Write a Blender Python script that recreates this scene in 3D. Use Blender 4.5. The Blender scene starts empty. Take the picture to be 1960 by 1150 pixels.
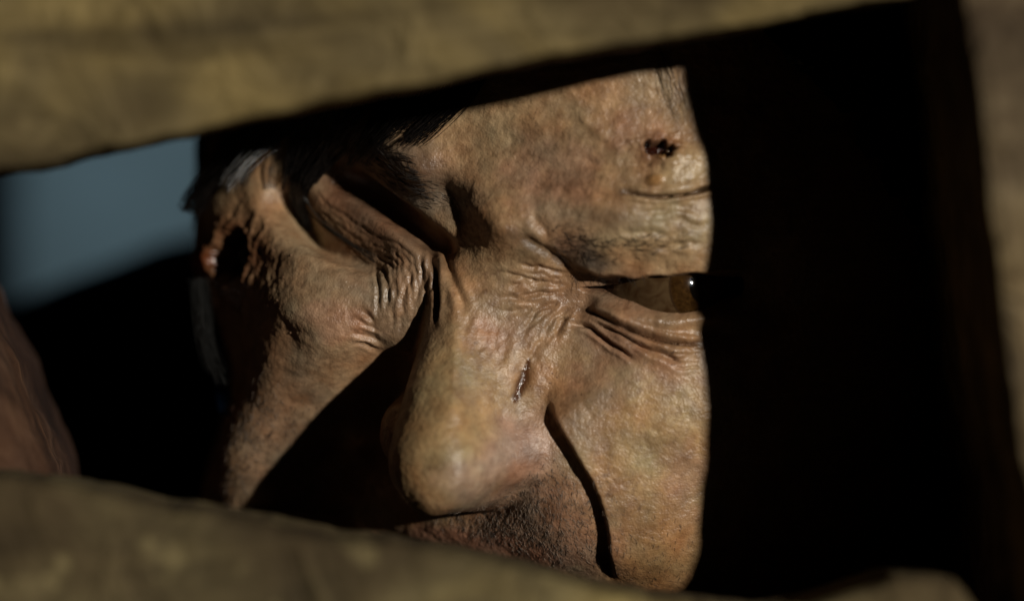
import bpy, bmesh, math, random
import numpy as np
from mathutils import Vector, Matrix

# ------------------------------------------------------------------ camera, sky, sun
S = bpy.context.scene
COL = S.collection
MM = 0.001
FPX = 8344.0            # focal length in photograph pixels
DIST = 800.0            # camera to face plane, mm
cam_d = bpy.data.cameras.new('camera')
cam = bpy.data.objects.new('camera', cam_d)
COL.objects.link(cam)
cam.location = (0, -DIST*MM, 0)
cam.rotation_euler = (math.radians(90), 0, 0)
cam_d.sensor_width = 36.0
cam_d.lens = FPX/1960.0*36.0
cam_d.clip_start = 0.02
cam_d.clip_end = 500.0
cam_d.dof.use_dof = True
cam_d.dof.focus_distance = (DIST-2)*MM
cam_d.dof.aperture_fstop = 4.2
S.camera = cam

SUN_AZ, SUN_EL = math.radians(38.0), math.radians(9.3)     # to the right of the camera axis, above the horizon
L = Vector((math.sin(SUN_AZ)*math.cos(SUN_EL), -math.cos(SUN_AZ)*math.cos(SUN_EL), math.sin(SUN_EL)))
world = bpy.data.worlds.new('World')
S.world = world
world.use_nodes = True
wn = world.node_tree
sky = wn.nodes.new('ShaderNodeTexSky')
sky.sky_type = 'NISHITA'
sky.sun_disc = False
sky.dust_density = 0.0
sky.ozone_density = 5.0
sky.air_density = 1.0
sky.sun_elevation = SUN_EL
sky.sun_rotation = math.pi - SUN_AZ
bg = wn.nodes['Background']
bg.inputs['Strength'].default_value = 0.05
wn.links.new(sky.outputs[0], bg.inputs['Color'])

sun_d = bpy.data.lights.new('sun', 'SUN')
sun_d.energy = 3.2
sun_d.angle = math.radians(1.6)
sun_d.color = (1.0, 0.93, 0.82)
sun = bpy.data.objects.new('sun', sun_d)
COL.objects.link(sun)
sun.rotation_euler = L.to_track_quat('Z', 'Y').to_euler()

S.view_settings.view_transform = 'Standard'
S.view_settings.look = 'None'
S.view_settings.exposure = 0.0
S.view_settings.gamma = 1.0
S.view_settings.use_curve_mapping = False
S.render.engine = 'CYCLES'
S.cycles.use_denoising = True
S.cycles.max_bounces = 4
S.cycles.diffuse_bounces = 2
S.cycles.glossy_bounces = 2

random.seed(7)
rng = np.random.default_rng(11)

# ------------------------------------------------------------------ helpers
def P2W(px, py, y=0.0):
    """point seen at a photograph pixel, y mm behind the face plane -> mm"""
    s = (DIST+y)/FPX
    return np.array([(px-980.0)*s, y, (575.0-py)*s])

def link(o, parent=None):
    COL.objects.link(o)
    if parent is not None:
        o.parent = parent
    return o

def mesh_obj(name, verts, faces, mat, parent=None, smooth=True):
    me = bpy.data.meshes.new(name)
    me.from_pydata([tuple(v) for v in verts], [], faces)
    me.update()
    if smooth:
        me.polygons.foreach_set('use_smooth', [True]*len(me.polygons))
    if mat: me.materials.append(mat)
    return link(bpy.data.objects.new(name, me), parent)

def fast_mesh(name, V, Q, mat, parent=None, smooth=True):
    """V (n,3) float, Q (m,k) int with k 3 or 4"""
    me = bpy.data.meshes.new(name)
    k = Q.shape[1]
    me.vertices.add(len(V)); me.vertices.foreach_set('co', V.astype(np.float32).ravel())
    me.loops.add(Q.size); me.loops.foreach_set('vertex_index', Q.astype(np.int32).ravel())
    me.polygons.add(len(Q))
    me.polygons.foreach_set('loop_start', np.arange(0, Q.size, k, dtype=np.int32))
    if smooth:
        me.polygons.foreach_set('use_smooth', np.ones(len(Q), dtype=bool))
    me.update(calc_edges=True)
    if mat: me.materials.append(mat)
    return link(bpy.data.objects.new(name, me), parent)

def sstep(a, b, x):
    t = np.clip((x-a)/(b-a), 0, 1)
    return t*t*(3-2*t)

_perm = rng.permutation(4096)
_gr = rng.normal(size=(4096, 3)); _gr /= np.linalg.norm(_gr, axis=1)[:, None]
def noise3(p):
    i = np.floor(p).astype(np.int64); f = p-i
    u = f*f*f*(f*(f*6-15)+10)
    def g(dx, dy, dz):
        h = _perm[(i[:, 0]+dx) & 4095]
        h = _perm[(h+i[:, 1]+dy) & 4095]
        h = _perm[(h+i[:, 2]+dz) & 4095]
        v = _gr[h]
        return v[:, 0]*(f[:, 0]-dx)+v[:, 1]*(f[:, 1]-dy)+v[:, 2]*(f[:, 2]-dz)
    def lp(a, b, t): return a+(b-a)*t
    x00 = lp(g(0,0,0), g(1,0,0), u[:, 0]); x10 = lp(g(0,1,0), g(1,1,0), u[:, 0])
    x01 = lp(g(0,0,1), g(1,0,1), u[:, 0]); x11 = lp(g(0,1,1), g(1,1,1), u[:, 0])
    return lp(lp(x00, x10, u[:, 1]), lp(x01, x11, u[:, 1]), u[:, 2])*1.6
def fbm(p, scale, octaves=4, gain=0.5):
    out = np.zeros(len(p)); amp = 1.0; q = p/scale
    for _ in range(octaves):
        out += amp*noise3(q); q = q*2.03+7.3; amp *= gain
    return out

def catmull(pts, step):
    pts = np.asarray(pts, float)
    if len(pts) == 2:
        n = max(2, int(np.linalg.norm(pts[1]-pts[0])/step)+1)
        return pts[0]+(pts[1]-pts[0])*np.linspace(0, 1, n)[:, None]
    P = np.vstack([2*pts[0]-pts[1], pts, 2*pts[-1]-pts[-2]])
    out = []
    for i in range(1, len(P)-2):
        n = max(2, int(np.linalg.norm(P[i+1]-P[i])/step)+1)
        t = np.linspace(0, 1, n, endpoint=False)[:, None]
        out.append(0.5*(2*P[i]+(P[i+1]-P[i-1])*t+(2*P[i-1]-5*P[i]+4*P[i+1]-P[i+2])*t*t+(3*P[i]-3*P[i+1]+P[i+2]-P[i-1])*t**3))
    out.append(P[-2:-1])
    return np.vstack(out)

# ------------------------------------------------------------------ materials
class NT:
    def __init__(self, name):
        self.m = bpy.data.materials.new(name); self.m.use_nodes = True
        self.t = self.m.node_tree; self.b = self.t.nodes['Principled BSDF']
        self.out = self.t.nodes['Material Output']
    def n(self, typ, **kw):
        nd = self.t.nodes.new(typ)
        for k, v in kw.items(): setattr(nd, k, v)
        return nd
    def l(self, a, b): self.t.links.new(a, b)
    def coord(self, scale=(1, 1, 1), kind='Object'):
        tc = self.n('ShaderNodeTexCoord'); mp = self.n('ShaderNodeMapping')
        mp.inputs['Scale'].default_value = scale
        self.l(tc.outputs[kind], mp.inputs['Vector']); return mp.outputs['Vector']
    def noise(self, vec, scale, detail=4, rough=0.55, dist=0.0):
        nd = self.n('ShaderNodeTexNoise'); self.l(vec, nd.inputs['Vector'])
        nd.inputs['Scale'].default_value = scale; nd.inputs['Detail'].default_value = detail
        nd.inputs['Roughness'].default_value = rough; nd.inputs['Distortion'].default_value = dist
        return nd.outputs['Fac']
    def voro(self, vec, scale, feature='F1'):
        nd = self.n('ShaderNodeTexVoronoi', feature=feature); self.l(vec, nd.inputs['Vector'])
        nd.inputs['Scale'].default_value = scale
        return nd.outputs['Distance']
    def ramp(self, fac, stops):
        nd = self.n('ShaderNodeValToRGB'); self.l(fac, nd.inputs['Fac'])
        e = nd.color_ramp.elements
        while len(e) < len(stops): e.new(0.5)
        for k, (p, c) in enumerate(stops):
            e[k].position = p; e[k].color = tuple(c)+(1,) if len(c) == 3 else c
        return nd.outputs['Color']
    def mapr(self, fac, a, b, c, d):
        nd = self.n('ShaderNodeMapRange'); self.l(fac, nd.inputs['Value'])
        for k, v in zip(('From Min', 'From Max', 'To Min', 'To Max'), (a, b, c, d)): nd.inputs[k].default_value = v
        return nd.outputs['Result']
    def mix(self, mode, fac, a, b):
        nd = self.n('ShaderNodeMix', data_type='RGBA', blend_type=mode)
        for s, v in (('Factor', fac),):
            if hasattr(v, 'links'): self.l(v, nd.inputs[0])
            else: nd.inputs[0].default_value = v
        for idx, v in ((6, a), (7, b)):
            if hasattr(v, 'links'): self.l(v, nd.inputs[idx])
            else: nd.inputs[idx].default_value = tuple(v)+(1,)
        return nd.outputs[2]
    def math(self, op, a, b=None):
        nd = self.n('ShaderNodeMath', operation=op)
        for k, v in enumerate((a, b)):
            if v is None: continue
            if hasattr(v, 'links'): self.l(v, nd.inputs[k])
            else: nd.inputs[k].default_value = v
        return nd.outputs[0]
    def bump(self, h, strength, dist, prev=None):
        nd = self.n('ShaderNodeBump'); self.l(h, nd.inputs['Height'])
        nd.inputs['Strength'].default_value = strength; nd.inputs['Distance'].default_value = dist
        if prev is not None: self.l(prev, nd.inputs['Normal'])
        return nd.outputs['Normal']
    def set(self, **kw):
        for k, v in kw.items():
            k = k.replace('_', ' ')
            if hasattr(v, 'links'): self.l(v, self.b.inputs[k])
            else: self.b.inputs[k].default_value = v

def wood_mat(name, dark, mid, light, seed=0.0, gscale=1.0, rot=0.0):
    t = NT(name)
    v0 = t.coord((1, 1, 1))
    ad = t.n('ShaderNodeVectorMath', operation='ADD'); t.l(v0, ad.inputs[0]); ad.inputs[1].default_value = (seed, seed*2, seed*.7)
    v = ad.outputs[0]
    st = t.n('ShaderNodeMapping'); st.inputs['Rotation'].default_value = (0, math.radians(rot), 0); st.inputs['Scale'].default_value = (13*gscale, 75, 75); t.l(v, st.inputs['Vector'])
    grain = t.noise(st.outputs['Vector'], 1.0, 6, 0.65, 0.6)
    blot = t.noise(v, 62, 3, 0.6, 0.8)
    big = t.noise(v, 19, 3, 0.5, 0.3)
    c1 = t.ramp(blot, [(0.34, dark), (0.50, mid), (0.64, light)])
    c2 = t.ramp(grain, [(0.34, tuple(x*.55 for x in dark)), (0.5, mid), (0.66, light)])
    c = t.mix('MIX', 0.6, c1, c2)
    c = t.mix('MULTIPLY', 0.85, c, t.ramp(big, [(0.36, (.46, .40, .40)), (0.5, (1, 1, 1)), (0.63, (1.7, 1.65, 1.35))]))
    lich = t.noise(v, 95, 3, 0.6, 0.2)
    c = t.mix('MIX', t.ramp(lich, [(0.60, (0, 0, 0)), (0.70, (.55, .55, .55))]), c, tuple(min(1, x*1.35) for x in light))
    t.set(Base_Color=c, Roughness=0.85, Specular_IOR_Level=0.2)
    n1 = t.bump(grain, 0.8, 0.002); n2 = t.bump(blot, 0.8, 0.004, n1)
    t.set(Normal=n2)
    return t.m

def plain_mat(name, col, rough=0.8, var=0.4, scale=20, spec=0.3):
    t = NT(name); v = t.coord()
    f = t.noise(v, scale, 4, 0.6)
    lo = tuple(x*(1-var) for x in col); hi = tuple(min(1, x*(1+var)) for x in col)
    t.set(Base_Color=t.ramp(f, [(0.3, lo), (0.7, hi)]), Roughness=rough, Specular_IOR_Level=spec)
    t.set(Normal=t.bump(f, 0.4, 0.002))
    return t.m

M = {}
M['wood_top'] = wood_mat('weathered_wood_olive', (.054, .039, .018), (.105, .078, .034), (.170, .130, .060), 0.3, 1.0, 10)
M['wood_bottom'] = wood_mat('weathered_wood_mossy', (.050, .037, .018), (.100, .077, .036), (.180, .144, .068), 1.9, 1.0, -9)
M['wood_right'] = wood_mat('weathered_wood_post', (.062, .043, .024), (.120, .087, .049), (.205, .157, .09), 3.1, 1.0, -83)
M['wood_left'] = wood_mat('reddish_wood', (.016, .007, .004), (.036, .017, .010), (.062, .034, .022), 4.4)
M['wall'] = plain_mat('dark_wall', (.020, .018, .015))
M['coat'] = plain_mat('black_coat', (.006, .006, .007), 0.9, 0.4, 300, 0.1)

# ------------------------------------------------------------------ the dark room behind the gap, and a camera-side room added to block sky
def box(name, x0, x1, y0, y1, z0, z1, mat, parent=None):
    v = [(x*MM, y*MM, z*MM) for z in (z0, z1) for y in (y0, y1) for x in (x0, x1)]
    f = [(0,2,3,1), (4,5,7,6), (0,1,5,4), (2,6,7,3), (0,4,6,2), (1,3,7,5)]
    return mesh_obj(name, v, f, mat, parent, False)
def structure(name, *a):
    o = box(name, *a, M['wall']); o['kind'] = 'structure'; return o
BY = 330
structure('floor', -2000, 2000, -3200, BY, -1500, -1400)
structure('ceiling', -2000, 2000, -3200, BY, 1400, 1500)
structure('wall_left', -2100, -2001, -3200, BY, -1399, 1399)
structure('sky_block_camera_side', -2000, 2000, -3300, -3201, -1399, 1399)
# right wall; its camera-side part is added, with an opening cut for the sun
structure('wall_right', 2001, 2100, -2050, BY, -1399, 1399)
structure('sky_block_right_front', 2001, 2100, -3200, -2999, -1399, 1399)
structure('sky_block_right_sill', 2001, 2100, -2998, -2051, -1399, 250)
structure('sky_block_right_lintel', 2001, 2100, -2998, -2051, 1000, 1399)
# the wall behind the man, with a window at his right shoulder
structure('wall_back', -60, 2000, BY, BY+60, -1399, 1399)
structure('wall_back_side', -2000, -134, BY, BY+60, -1399, 1399)
structure('wall_back_sill', -133, -61, BY, BY+60, -1399, -30)
structure('wall_back_lintel', -133, -61, BY, BY+60, 300, 1399)

t = NT('backdrop_blue'); v = t.coord()
t.set(Base_Color=t.ramp(t.noise(v, 7.0, 2, 0.5), [(0.36, (.014, .034, .046)), (0.62, (.058, .112, .150))]), Roughness=0.8); M['slate'] = t.m
box('ground', -9000, 9000, BY+70, 9000, -1600, -1400, M['wall'])['kind'] = 'structure'
o = box('blue_backdrop', -2600, 600, 3800, 3860, -1399, 800, M['slate']); o['kind'] = 'structure'  # added backdrop, stands in for dim blue sky beyond the back window

# ------------------------------------------------------------------ the plank wall with the gap
wall = bpy.data.objects.new('plank_wall', None); link(wall)
wall.location = (0, -0.06, -1.2)
wall['label'] = 'weathered plank wall with a broken gap that the face looks through'
wall['category'] = 'wall'
wall['kind'] = 'thing'

def board(name, poly_front, y_front, thick, mat, label, seed, back_inset=0.0, rough=0.7, bev=3.0, res=2.2, inset_dir=None):
    """solid board from a front outline in mm (x,z); edges rounded, wobbly and chipped"""
    poly = np.asarray(poly_front, float)
    # resample the outline
    pts = []
    for i in range(len(poly)):
        a, b = poly[i], poly[(i+1) % len(poly)]
        n = max(1, int(np.linalg.norm(b-a)/res))
        pts += [a+(b-a)*k/n for k in range(n)]
    pts = np.array(pts)
    n = len(pts)
    p3 = np.c_[pts, np.full(n, seed*13.7)]
    nx = np.roll(pts, -1, 0)-np.roll(pts, 1, 0)
    nrm = np.c_[nx[:, 1], -nx[:, 0]]; nrm /= np.maximum(np.linalg.norm(nrm, axis=1), 1e-6)[:, None]
    area = 0.5*np.sum(pts[:, 0]*np.roll(pts[:, 1], -1)-np.roll(pts[:, 0], -1)*pts[:, 1])
    if area < 0: nrm = -nrm
    wob = fbm(p3, 22.0, 3)*rough+fbm(p3, 5.0, 3)*rough*0.45
    rings = []
    layers = [(0.0, bev), (bev*0.3, bev*0.3), (bev, 0.0)]
    ys = [(y_front+d, ins) for d, ins in layers]
    m = 6
    ys += [(y_front+bev+(thick-2*bev)*(k+1)/m, 0.0) for k in range(m)]
    ys += [(y_front+thick-bev*0.3, bev*0.3), (y_front+thick, bev)]
    V = []
    for k, (y, ins) in enumerate(ys):
        w2 = fbm(np.c_[pts[:, 0], np.full(n, y), pts[:, 1]+seed*31], 9.0, 3)*rough*0.5
        off = (wob+w2-ins)[:, None]*nrm
        t = (y-y_front)/thick
        q = pts+off
        if inset_dir is not None:
            q = q+np.asarray(inset_dir)*t
        V.append(np.c_[q[:, 0], np.full(n, y), q[:, 1]])
    V = np.vstack(V)*MM
    F = []
    K = len(ys)
    for k in range(K-1):
        for i in range(n):
            j = (i+1) % n
            F.append((k*n+i, k*n+j, (k+1)*n+j, (k+1)*n+i))
    F.append(tuple(range(n-1, -1, -1))); F.append(tuple((K-1)*n+i for i in range(n)))
    V = V-np.array(wall.location)
    o = mesh_obj(name, V, F, mat, wall, True)
    o['label'] = label
    bm = bmesh.new(); bm.from_mesh(o.data); bmesh.ops.triangulate(bm, faces=[f for f in bm.faces if len(f.verts) > 4]); bmesh.ops.recalc_face_normals(bm, faces=bm.faces); bm.to_mesh(o.data); bm.free()
    o.data.polygons.foreach_set('use_smooth', [False]*len(o.data.polygons))
    return o

YF = -62.0
def W2(pts, y=YF):
    return [tuple(P2W(px, py, y)[[0, 2]]) for px, py in pts]
edge_top = [(-700, 470), (-300, 388), (0, 325), (200, 288), (400, 243), (640, 194), (1000, 118), (1200, 84), (1450, 44), (1700, 0), (2000, -56), (2700, -190)]
board('plank', W2(edge_top)+W2([(2700, -1500), (-700, -1500)]), YF, 26, M['wood_top'], 'olive brown weathered plank across the top, out of focus', 1.0, bev=0.8)
edge_bot = [(-700, 860), (-200, 885), (0, 897), (140, 908), (300, 938), (500, 982), (750, 1022), (1000, 1068), (1180, 1112), (1320, 1140), (1430, 1147), (1520, 1138), (1610, 1105), (1690, 1084), (1750, 1086), (1790, 1092), (1812, 1115), (1840, 1160), (2000, 1230), (2700, 1400)]
board('plank', W2(edge_bot, YF+27)+W2([(2700, 2700), (-700, 2700)]), YF-4, 34, M['wood_bottom'], 'mossy brown plank with a chipped lump along the bottom, out of focus', 2.0)
edge_r = [(1790, -400), (1838, 0), (1872, 250), (1905, 520), (1938, 780), (1962, 980), (1990, 1300), (2010, 1500)]
board('post', W2(edge_r, YF-9)+W2([(2900, 1500), (2900, -400)], YF-9), YF-9, 107, M['wood_right'], 'tilted brown post at the right with its dark inner side showing', 3.0, inset_dir=(-5.0, 0))
edge_l = [(-130, 300), (-90, 480), (-45, 606), (-8, 668), (20, 730), (50, 800), (78, 870), (96, 920), (115, 1050), (125, 1300)]
board('post', W2(edge_l, YF+40)+W2([(-900, 1300), (-900, 300)], YF+40), YF+32, 70, M['wood_left'], 'reddish brown post stump in the lower left corner, out of focus', 4.0, rough=1.6, bev=8.0)
# unseen boarding around the gap, added so sunlight enters only through it
def rest(name, x0, x1, z0, z1, label):
    o = box(name, x0, x1, YF+28, YF+55, z0, z1, M['wood_top'], None)
    o.data.transform(Matrix.Translation(-Vector(wall.location))); o.parent = wall
    return o
rest('plank', -2000, 2000, 140, 1395, '')
rest('plank', -2000, 2000, -1395, -120, '')
rest('plank', -2000, -125, -119, 139, '')
rest('plank', 150, 2000, -119, 139, '')

# ------------------------------------------------------------------ the man: head sculpted on a closed ellipsoid
YAW, ROLL, PITCH = math.radians(22), math.radians(6), math.radians(10)
_A = np.array([math.cos(ROLL), 0, -math.sin(ROLL)]); _B = np.array([math.sin(ROLL), 0, math.cos(ROLL)]); _C = np.array([0, -1.0, 0])
_B, _C = math.cos(PITCH)*_B+math.sin(PITCH)*_C, math.cos(PITCH)*_C-math.sin(PITCH)*_B
def _rz(v, t): return np.array([v[0]*math.cos(t)-v[1]*math.sin(t), v[0]*math.sin(t)+v[1]*math.cos(t), v[2]])
HA, HB, HC = _rz(_A, -YAW), _rz(_B, -YAW), _rz(_C, -YAW)
HO = P2W(915, 490, 0.0)
HR = np.stack([HA, HB, HC])

def h2w(abc): return HO+abc@HR
def pix2ab(px, py, c):
    kx, kz = (px-980.0)/FPX, (575.0-py)/FPX
    q = HO+c*HC
    m = np.array([[HA[0]-kx*HA[1], HB[0]-kx*HB[1]], [HA[2]-kz*HA[1], HB[2]-kz*HB[1]]])
    r = -np.array([q[0]-kx*(DIST+q[1]), q[2]-kz*(DIST+q[1])])
    return np.linalg.solve(m, r)

RES = 1.0
al = np.radians(np.concatenate([np.linspace(-180, -97, 22), np.linspace(-95, 42, int(880*RES)), np.linspace(44, 177, 40)]))
be = np.radians(np.concatenate([np.linspace(-89.5, -35.5, 26), np.linspace(-34.5, 19, int(690*RES)), np.linspace(20, 89.5, 32)]))
NA, NB = len(al), len(be)
AL, BE = np.meshgrid(al, be)              # rows: latitude
ax, bx, cx = 80.0, 128.0, 98.0
sa, ca = np.sin(AL), np.cos(AL)
ring = np.cos(BE)
nse = np.where(ca > 0, 2.0+0.8*sstep(0, 0.35, ca), 2.0)
rad = (np.abs(sa)**nse+np.abs(ca)**nse)**(-1/nse)
Ha = ax*ring*rad*sa
Hb = bx*np.sin(BE)
Hc = -95.0+cx*ring*rad*ca
# below the jaw the shape runs on into the neck
tn = sstep(-80, -118, Hb)
nb = np.where(Hb < -80, -80-(-80-Hb)*2.4, Hb)
Ha = Ha*(1-tn)+56*sa*tn; Hc = Hc*(1-tn)+(-112+58*ca)*tn; Hb = nb
G = np.stack([Ha.ravel(), Hb.ravel(), Hc.ravel()], 1)
FRONT = sstep(-0.05, 0.45, ca).ravel()*sstep(-100, -75, G[:, 1])
N = len(G)

def proj(abc):
    w = h2w(abc); k = FPX/(DIST+w[:, 1])
    return 980+w[:, 0]*k, 575-w[:, 2]*k, w[:, 1]
_cache = {}
def refresh():
    _cache['p'] = proj(G)
    px, py, _ = _cache['p']
    _cache['grid'] = None
    # bin the front vertices by 8 px cells for look-ups
    ix = np.floor(px/8).astype(int); iy = np.floor(py/8).astype(int)
    ok = (ix >= -60) & (ix < 320) & (iy >= -60) & (iy < 220)
    idx = np.nonzero(ok)[0]
    key = (ix[idx]+60)*400+(iy[idx]+60)
    o = np.argsort(key, kind='stable')
    _cache['idx'] = idx[o]; _cache['key'] = key[o]
def find(px, py, r=4.0):
    """index of the visible vertex at a pixel"""
    X, Y, D = _cache['p']
    while True:
        i0, j0 = int(px//8), int(py//8); n = int(r//8)+1
        cand = []
        for i in range(i0-n, i0+n+1):
            lo = np.searchsorted(_cache['key'], (i+60)*400+(j0-n+60)); hi = np.searchsorted(_cache['key'], (i+60)*400+(j0+n+60), 'right')
            cand.append(_cache['idx'][lo:hi])
        cand = np.concatenate(cand)
        if len(cand):
            d2 = (X[cand]-px)**2+(Y[cand]-py)**2
            s = cand[d2 < r*r]
            if len(s):
                near = s[D[s] < D[s].min()+2.5]
                return near[np.argmin((X[near]-px)**2+(Y[near]-py)**2)]
        r *= 2
        if r > 200: return int(np.argmin((X-px)**2+(Y-py)**2+(D > 60)*1e6))
def on(pts, step=5.0):
    q = np.array([G[find(x, y)] for x, y in catmull(pts, step)])
    for _ in range(3):
        if len(q) > 3:
            q[1:-1] = 0.25*q[:-2]+0.5*q[1:-1]+0.25*q[2:]
    return q

def seg_dist(q, line, dims=3, val=None):
    """distance of points to a polyline, a smooth blend of val along it, and the side (in the a,b plane)"""
    best = np.full(len(q), 1e9); side = np.zeros(len(q))
    num = np.zeros(len(q)); den = np.zeros(len(q))
    n = len(line)-1
    if val is None: val = np.linspace(0, 1, n+1)
    for k in range(n):
        a, b = line[k], line[k+1]
        d = b[:dims]-a[:dims]; dd = max(float(d@d), 1e-9)
        e = q[:, :dims]-a[:dims]
        t = np.clip((e@d)/dd, 0, 1)
        e = e-t[:, None]*d
        l = np.einsum('ij,ij->i', e, e)
        m = l < best
        best[m] = l[m]
        cr = (b[0]-a[0])*(q[:, 1]-a[1])-(b[1]-a[1])*(q[:, 0]-a[0])
        side[m] = cr[m]
        w = 1.0/(l+0.15)**2
        num += w*(val[k]+(val[k+1]-val[k])*t); den += w
    return np.sqrt(best), num/den, np.sign(side)
def lv(line, v, ends=0.0):
    """values spread along a line, faded at its ends"""
    t = np.linspace(0, 1, len(line))
    o = np.interp(t, np.linspace(0, 1, np.size(v)), np.atleast_1d(v))
    if ends: o = o*sstep(0, ends, t)*sstep(0, ends, 1-t)
    return o
def local(line, rad):
    lo, hi = line[:, :2].min(0)-rad, line[:, :2].max(0)+rad
    return np.nonzero((G[:, 0] > lo[0]) & (G[:, 0] < hi[0]) & (G[:, 1] > lo[1]) & (G[:, 1] < hi[1]) & (G[:, 2] > -95))[0]

def bump_at(px, py, amp, sx, sy, rot=0.0, c=None, power=2.0):
    """gaussian swelling or hollow, mm, in the face's own plane"""
    if c is None:
        a0, b0 = G[find(px, py)][:2]
    else:
        a0, b0 = pix2ab(px, py, c)
    r = math.radians(rot)
    da, db = G[:, 0]-a0, G[:, 1]-b0
    u = (da*math.cos(r)+db*math.sin(r))/sx; v = (-da*math.sin(r)+db*math.cos(r))/sy
    G[:, 2] += amp*np.exp(-0.5*(u*u+v*v)**(power/2))*FRONT
def ridge(pts, amp, w, c=None, ends=0.0, dims=2, power=2.0):
    """swelling along a line; amp and w may be lists along it"""
    if c is None:
        line = on(pts)
    else:
        cc = np.interp(np.linspace(0, 1, 60), np.linspace(0, 1, len(c)), c) if hasattr(c, '__len__') else np.full(60, c)
        cp = catmull(pts, 1e9) if False else np.asarray(pts, float)
        full = catmull(pts, 6.0); cs = np.interp(np.linspace(0, 1, len(full)), np.linspace(0, 1, len(cc)), cc)
        line = np.array([list(pix2ab(x, y, k))+[k] for (x, y), k in zip(full, cs)])
    wm = np.max(w)
    i = local(line, 3.5*wm)
    d, av, s = seg_dist(G[i], line, dims, lv(line, amp, ends))
    if np.size(w) > 1:
        wv = seg_dist(G[i], line[::2], dims, lv(line[::2], w))[1]
    else: wv = w
    G[i, 2] += av*np.exp(-0.5*(d/wv)**power)*FRONT[i]
def step(pts, amp, near, decay, sgn=1, ends=0.12, endlen=5.0):
    """a fold with a sharp lip along a line: one side stands proud and dies away from it"""
    line = on(pts)
    i = local(line, decay*3.0)
    d, av, s = seg_dist(G[i], line, 2, lv(line, amp, ends))
    x = d*s*sgn
    prof = sstep(-near, near, x)*np.exp(-(np.maximum(x, 0)/decay)**1.3)
    q2 = G[i][:, :2]; m = min(8, len(line)-1)
    t0 = line[m, :2]-line[0, :2]; t1 = line[-1-m, :2]-line[-1, :2]
    prof *= sstep(0, endlen, (q2-line[0, :2])@t0/np.linalg.norm(t0))*sstep(0, endlen, (q2-line[-1, :2])@t1/np.linalg.norm(t1))
    G[i, 2] += av*prof*FRONT[i]

def normals():
    P = G.reshape(NB, NA, 3)
    du = np.gradient(P, axis=1); dv = np.gradient(P, axis=0)
    n = np.cross(du, dv); n /= np.maximum(np.linalg.norm(n, axis=2), 1e-9)[:, :, None]
    return n.reshape(-1, 3)
def groove(pts, depth, w, lip=0.35, ends=0.2, jit=0.0):
    """a crease cut into the skin with raised lips"""
    line = on(pts, 4.0)
    if jit:
        line = line+np.c_[fbm(line+depth*9, 3.0, 2)*jit, fbm(line+40+depth*5, 3.0, 2)*jit, np.zeros(len(line))]
    i = local(line, 6*w)
    d, av, s = seg_dist(G[i], line, 3, lv(line, depth, ends))
    prof = -np.exp(-0.5*(d/w)**2)+lip*np.exp(-0.5*((d-2.3*w)/(1.1*w))**2)
    G[i] += (av*prof)[:, None]*NRM[i]

refresh()
# --- large forms
ridge([(1420, 395), (1300, 420), (1180, 432), (1060, 440), (925, 440)], [1.5, 3, 4.5, 5, 5], [7, 7.5, 7, 6, 5], ends=0.15)     # right brow
ridge([(860, 370), (800, 320), (700, 280), (560, 280)], [5, 6, 4, 2], [4.5, 5.0, 6, 6], ends=0.2)                          # left brow
bump_at(945, 430, 3.5, 4.5, 6)
refresh()
bump_at(1290, 575, -9, 17, 8, -6)            # right eye socket
bump_at(700, 385, -9.5, 14, 7, -35)           # left eye socket
bump_at(1200, 800, 4, 17, 15, 0); bump_at(1310, 1080, 7, 13, 14, 0); bump_at(1330, 170, -4, 12, 9, 0); bump_at(1395, 370, -3, 7, 8)             # right cheek
bump_at(650, 600, 8.5, 13, 13, 0)              # left cheek, pushed up
bump_at(430, 430, 9, 10, 13, 0); bump_at(420, 570, 6, 8, 10, 0)              # temple and cheekbone
ridge([(610, 620), (560, 740), (505, 870), (470, 1020)], [4, 13, 27, 34], [8, 9, 10, 11])      # cheek running down to the jaw
bump_at(410, 840, -9, 7, 22, 10)             # hollow behind it
# nose: a tapering rounded bridge and tip, with wings
def smax(a, b, k):
    h = np.clip(0.5+0.5*(a-b)/k, 0, 1)
    return b*(1-h)+a*h+k*h*(1-h)
def blob(pts, k=2.5):
    """pts: (px, py, centre c, radius); union of balls swept along the line, smoothly joined to the face"""
    A = np.array([list(pix2ab(x, y, c))+[c, r] for x, y, c, r in pts])
    T = np.linspace(0, len(A)-1, 40*(len(A)-1)+1) if len(A) > 1 else np.zeros(1)
    L4 = np.stack([np.interp(T, np.arange(len(A)), A[:, q]) for q in range(4)], 1)
    rm = A[:, 3].max()+6
    i = np.nonzero((G[:, 0] > A[:, 0].min()-rm) & (G[:, 0] < A[:, 0].max()+rm) & (G[:, 1] > A[:, 1].min()-rm) & (G[:, 1] < A[:, 1].max()+rm) & (FRONT > 0.5))[0]
    best = np.full(len(i), -1e3)
    for a0, b0, c0, r0 in L4:
        d = np.hypot(G[i, 0]-a0, G[i, 1]-b0)
        z = np.where(d < r0*0.985, c0+np.sqrt(np.maximum(r0*r0-d*d, 0)), c0+r0*0.172-(d-r0*0.985)*6)
        best = np.maximum(best, z)
    G[i, 2] = smax(G[i, 2], best, k)
ridge([(782, 640), (765, 690), (740, 760), (700, 850)], [-3, -5, -6, -5], [3, 4, 6, 7], ends=0.2)     # valley between nose and left cheek
bump_at(800, 555, 2.6, 5, 7)
refresh()
blob([(945, 370, -7.5, 8.5), (930, 420, -6.5, 7.5), (915, 490, -4.5, 6.6), (902, 570, -0.5, 6.6), (880, 660, 5.0, 7.2), (856, 760, 11.5, 8.0), (847, 872, 17.5, 9.6)], 3.5)
ridge([(955, 515), (972, 590), (985, 680), (990, 775)], [2.8, 3.6, 5.2, 4.5], [5.5, 5, 5, 4.5], ends=0.12)     # side of the bridge
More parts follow.
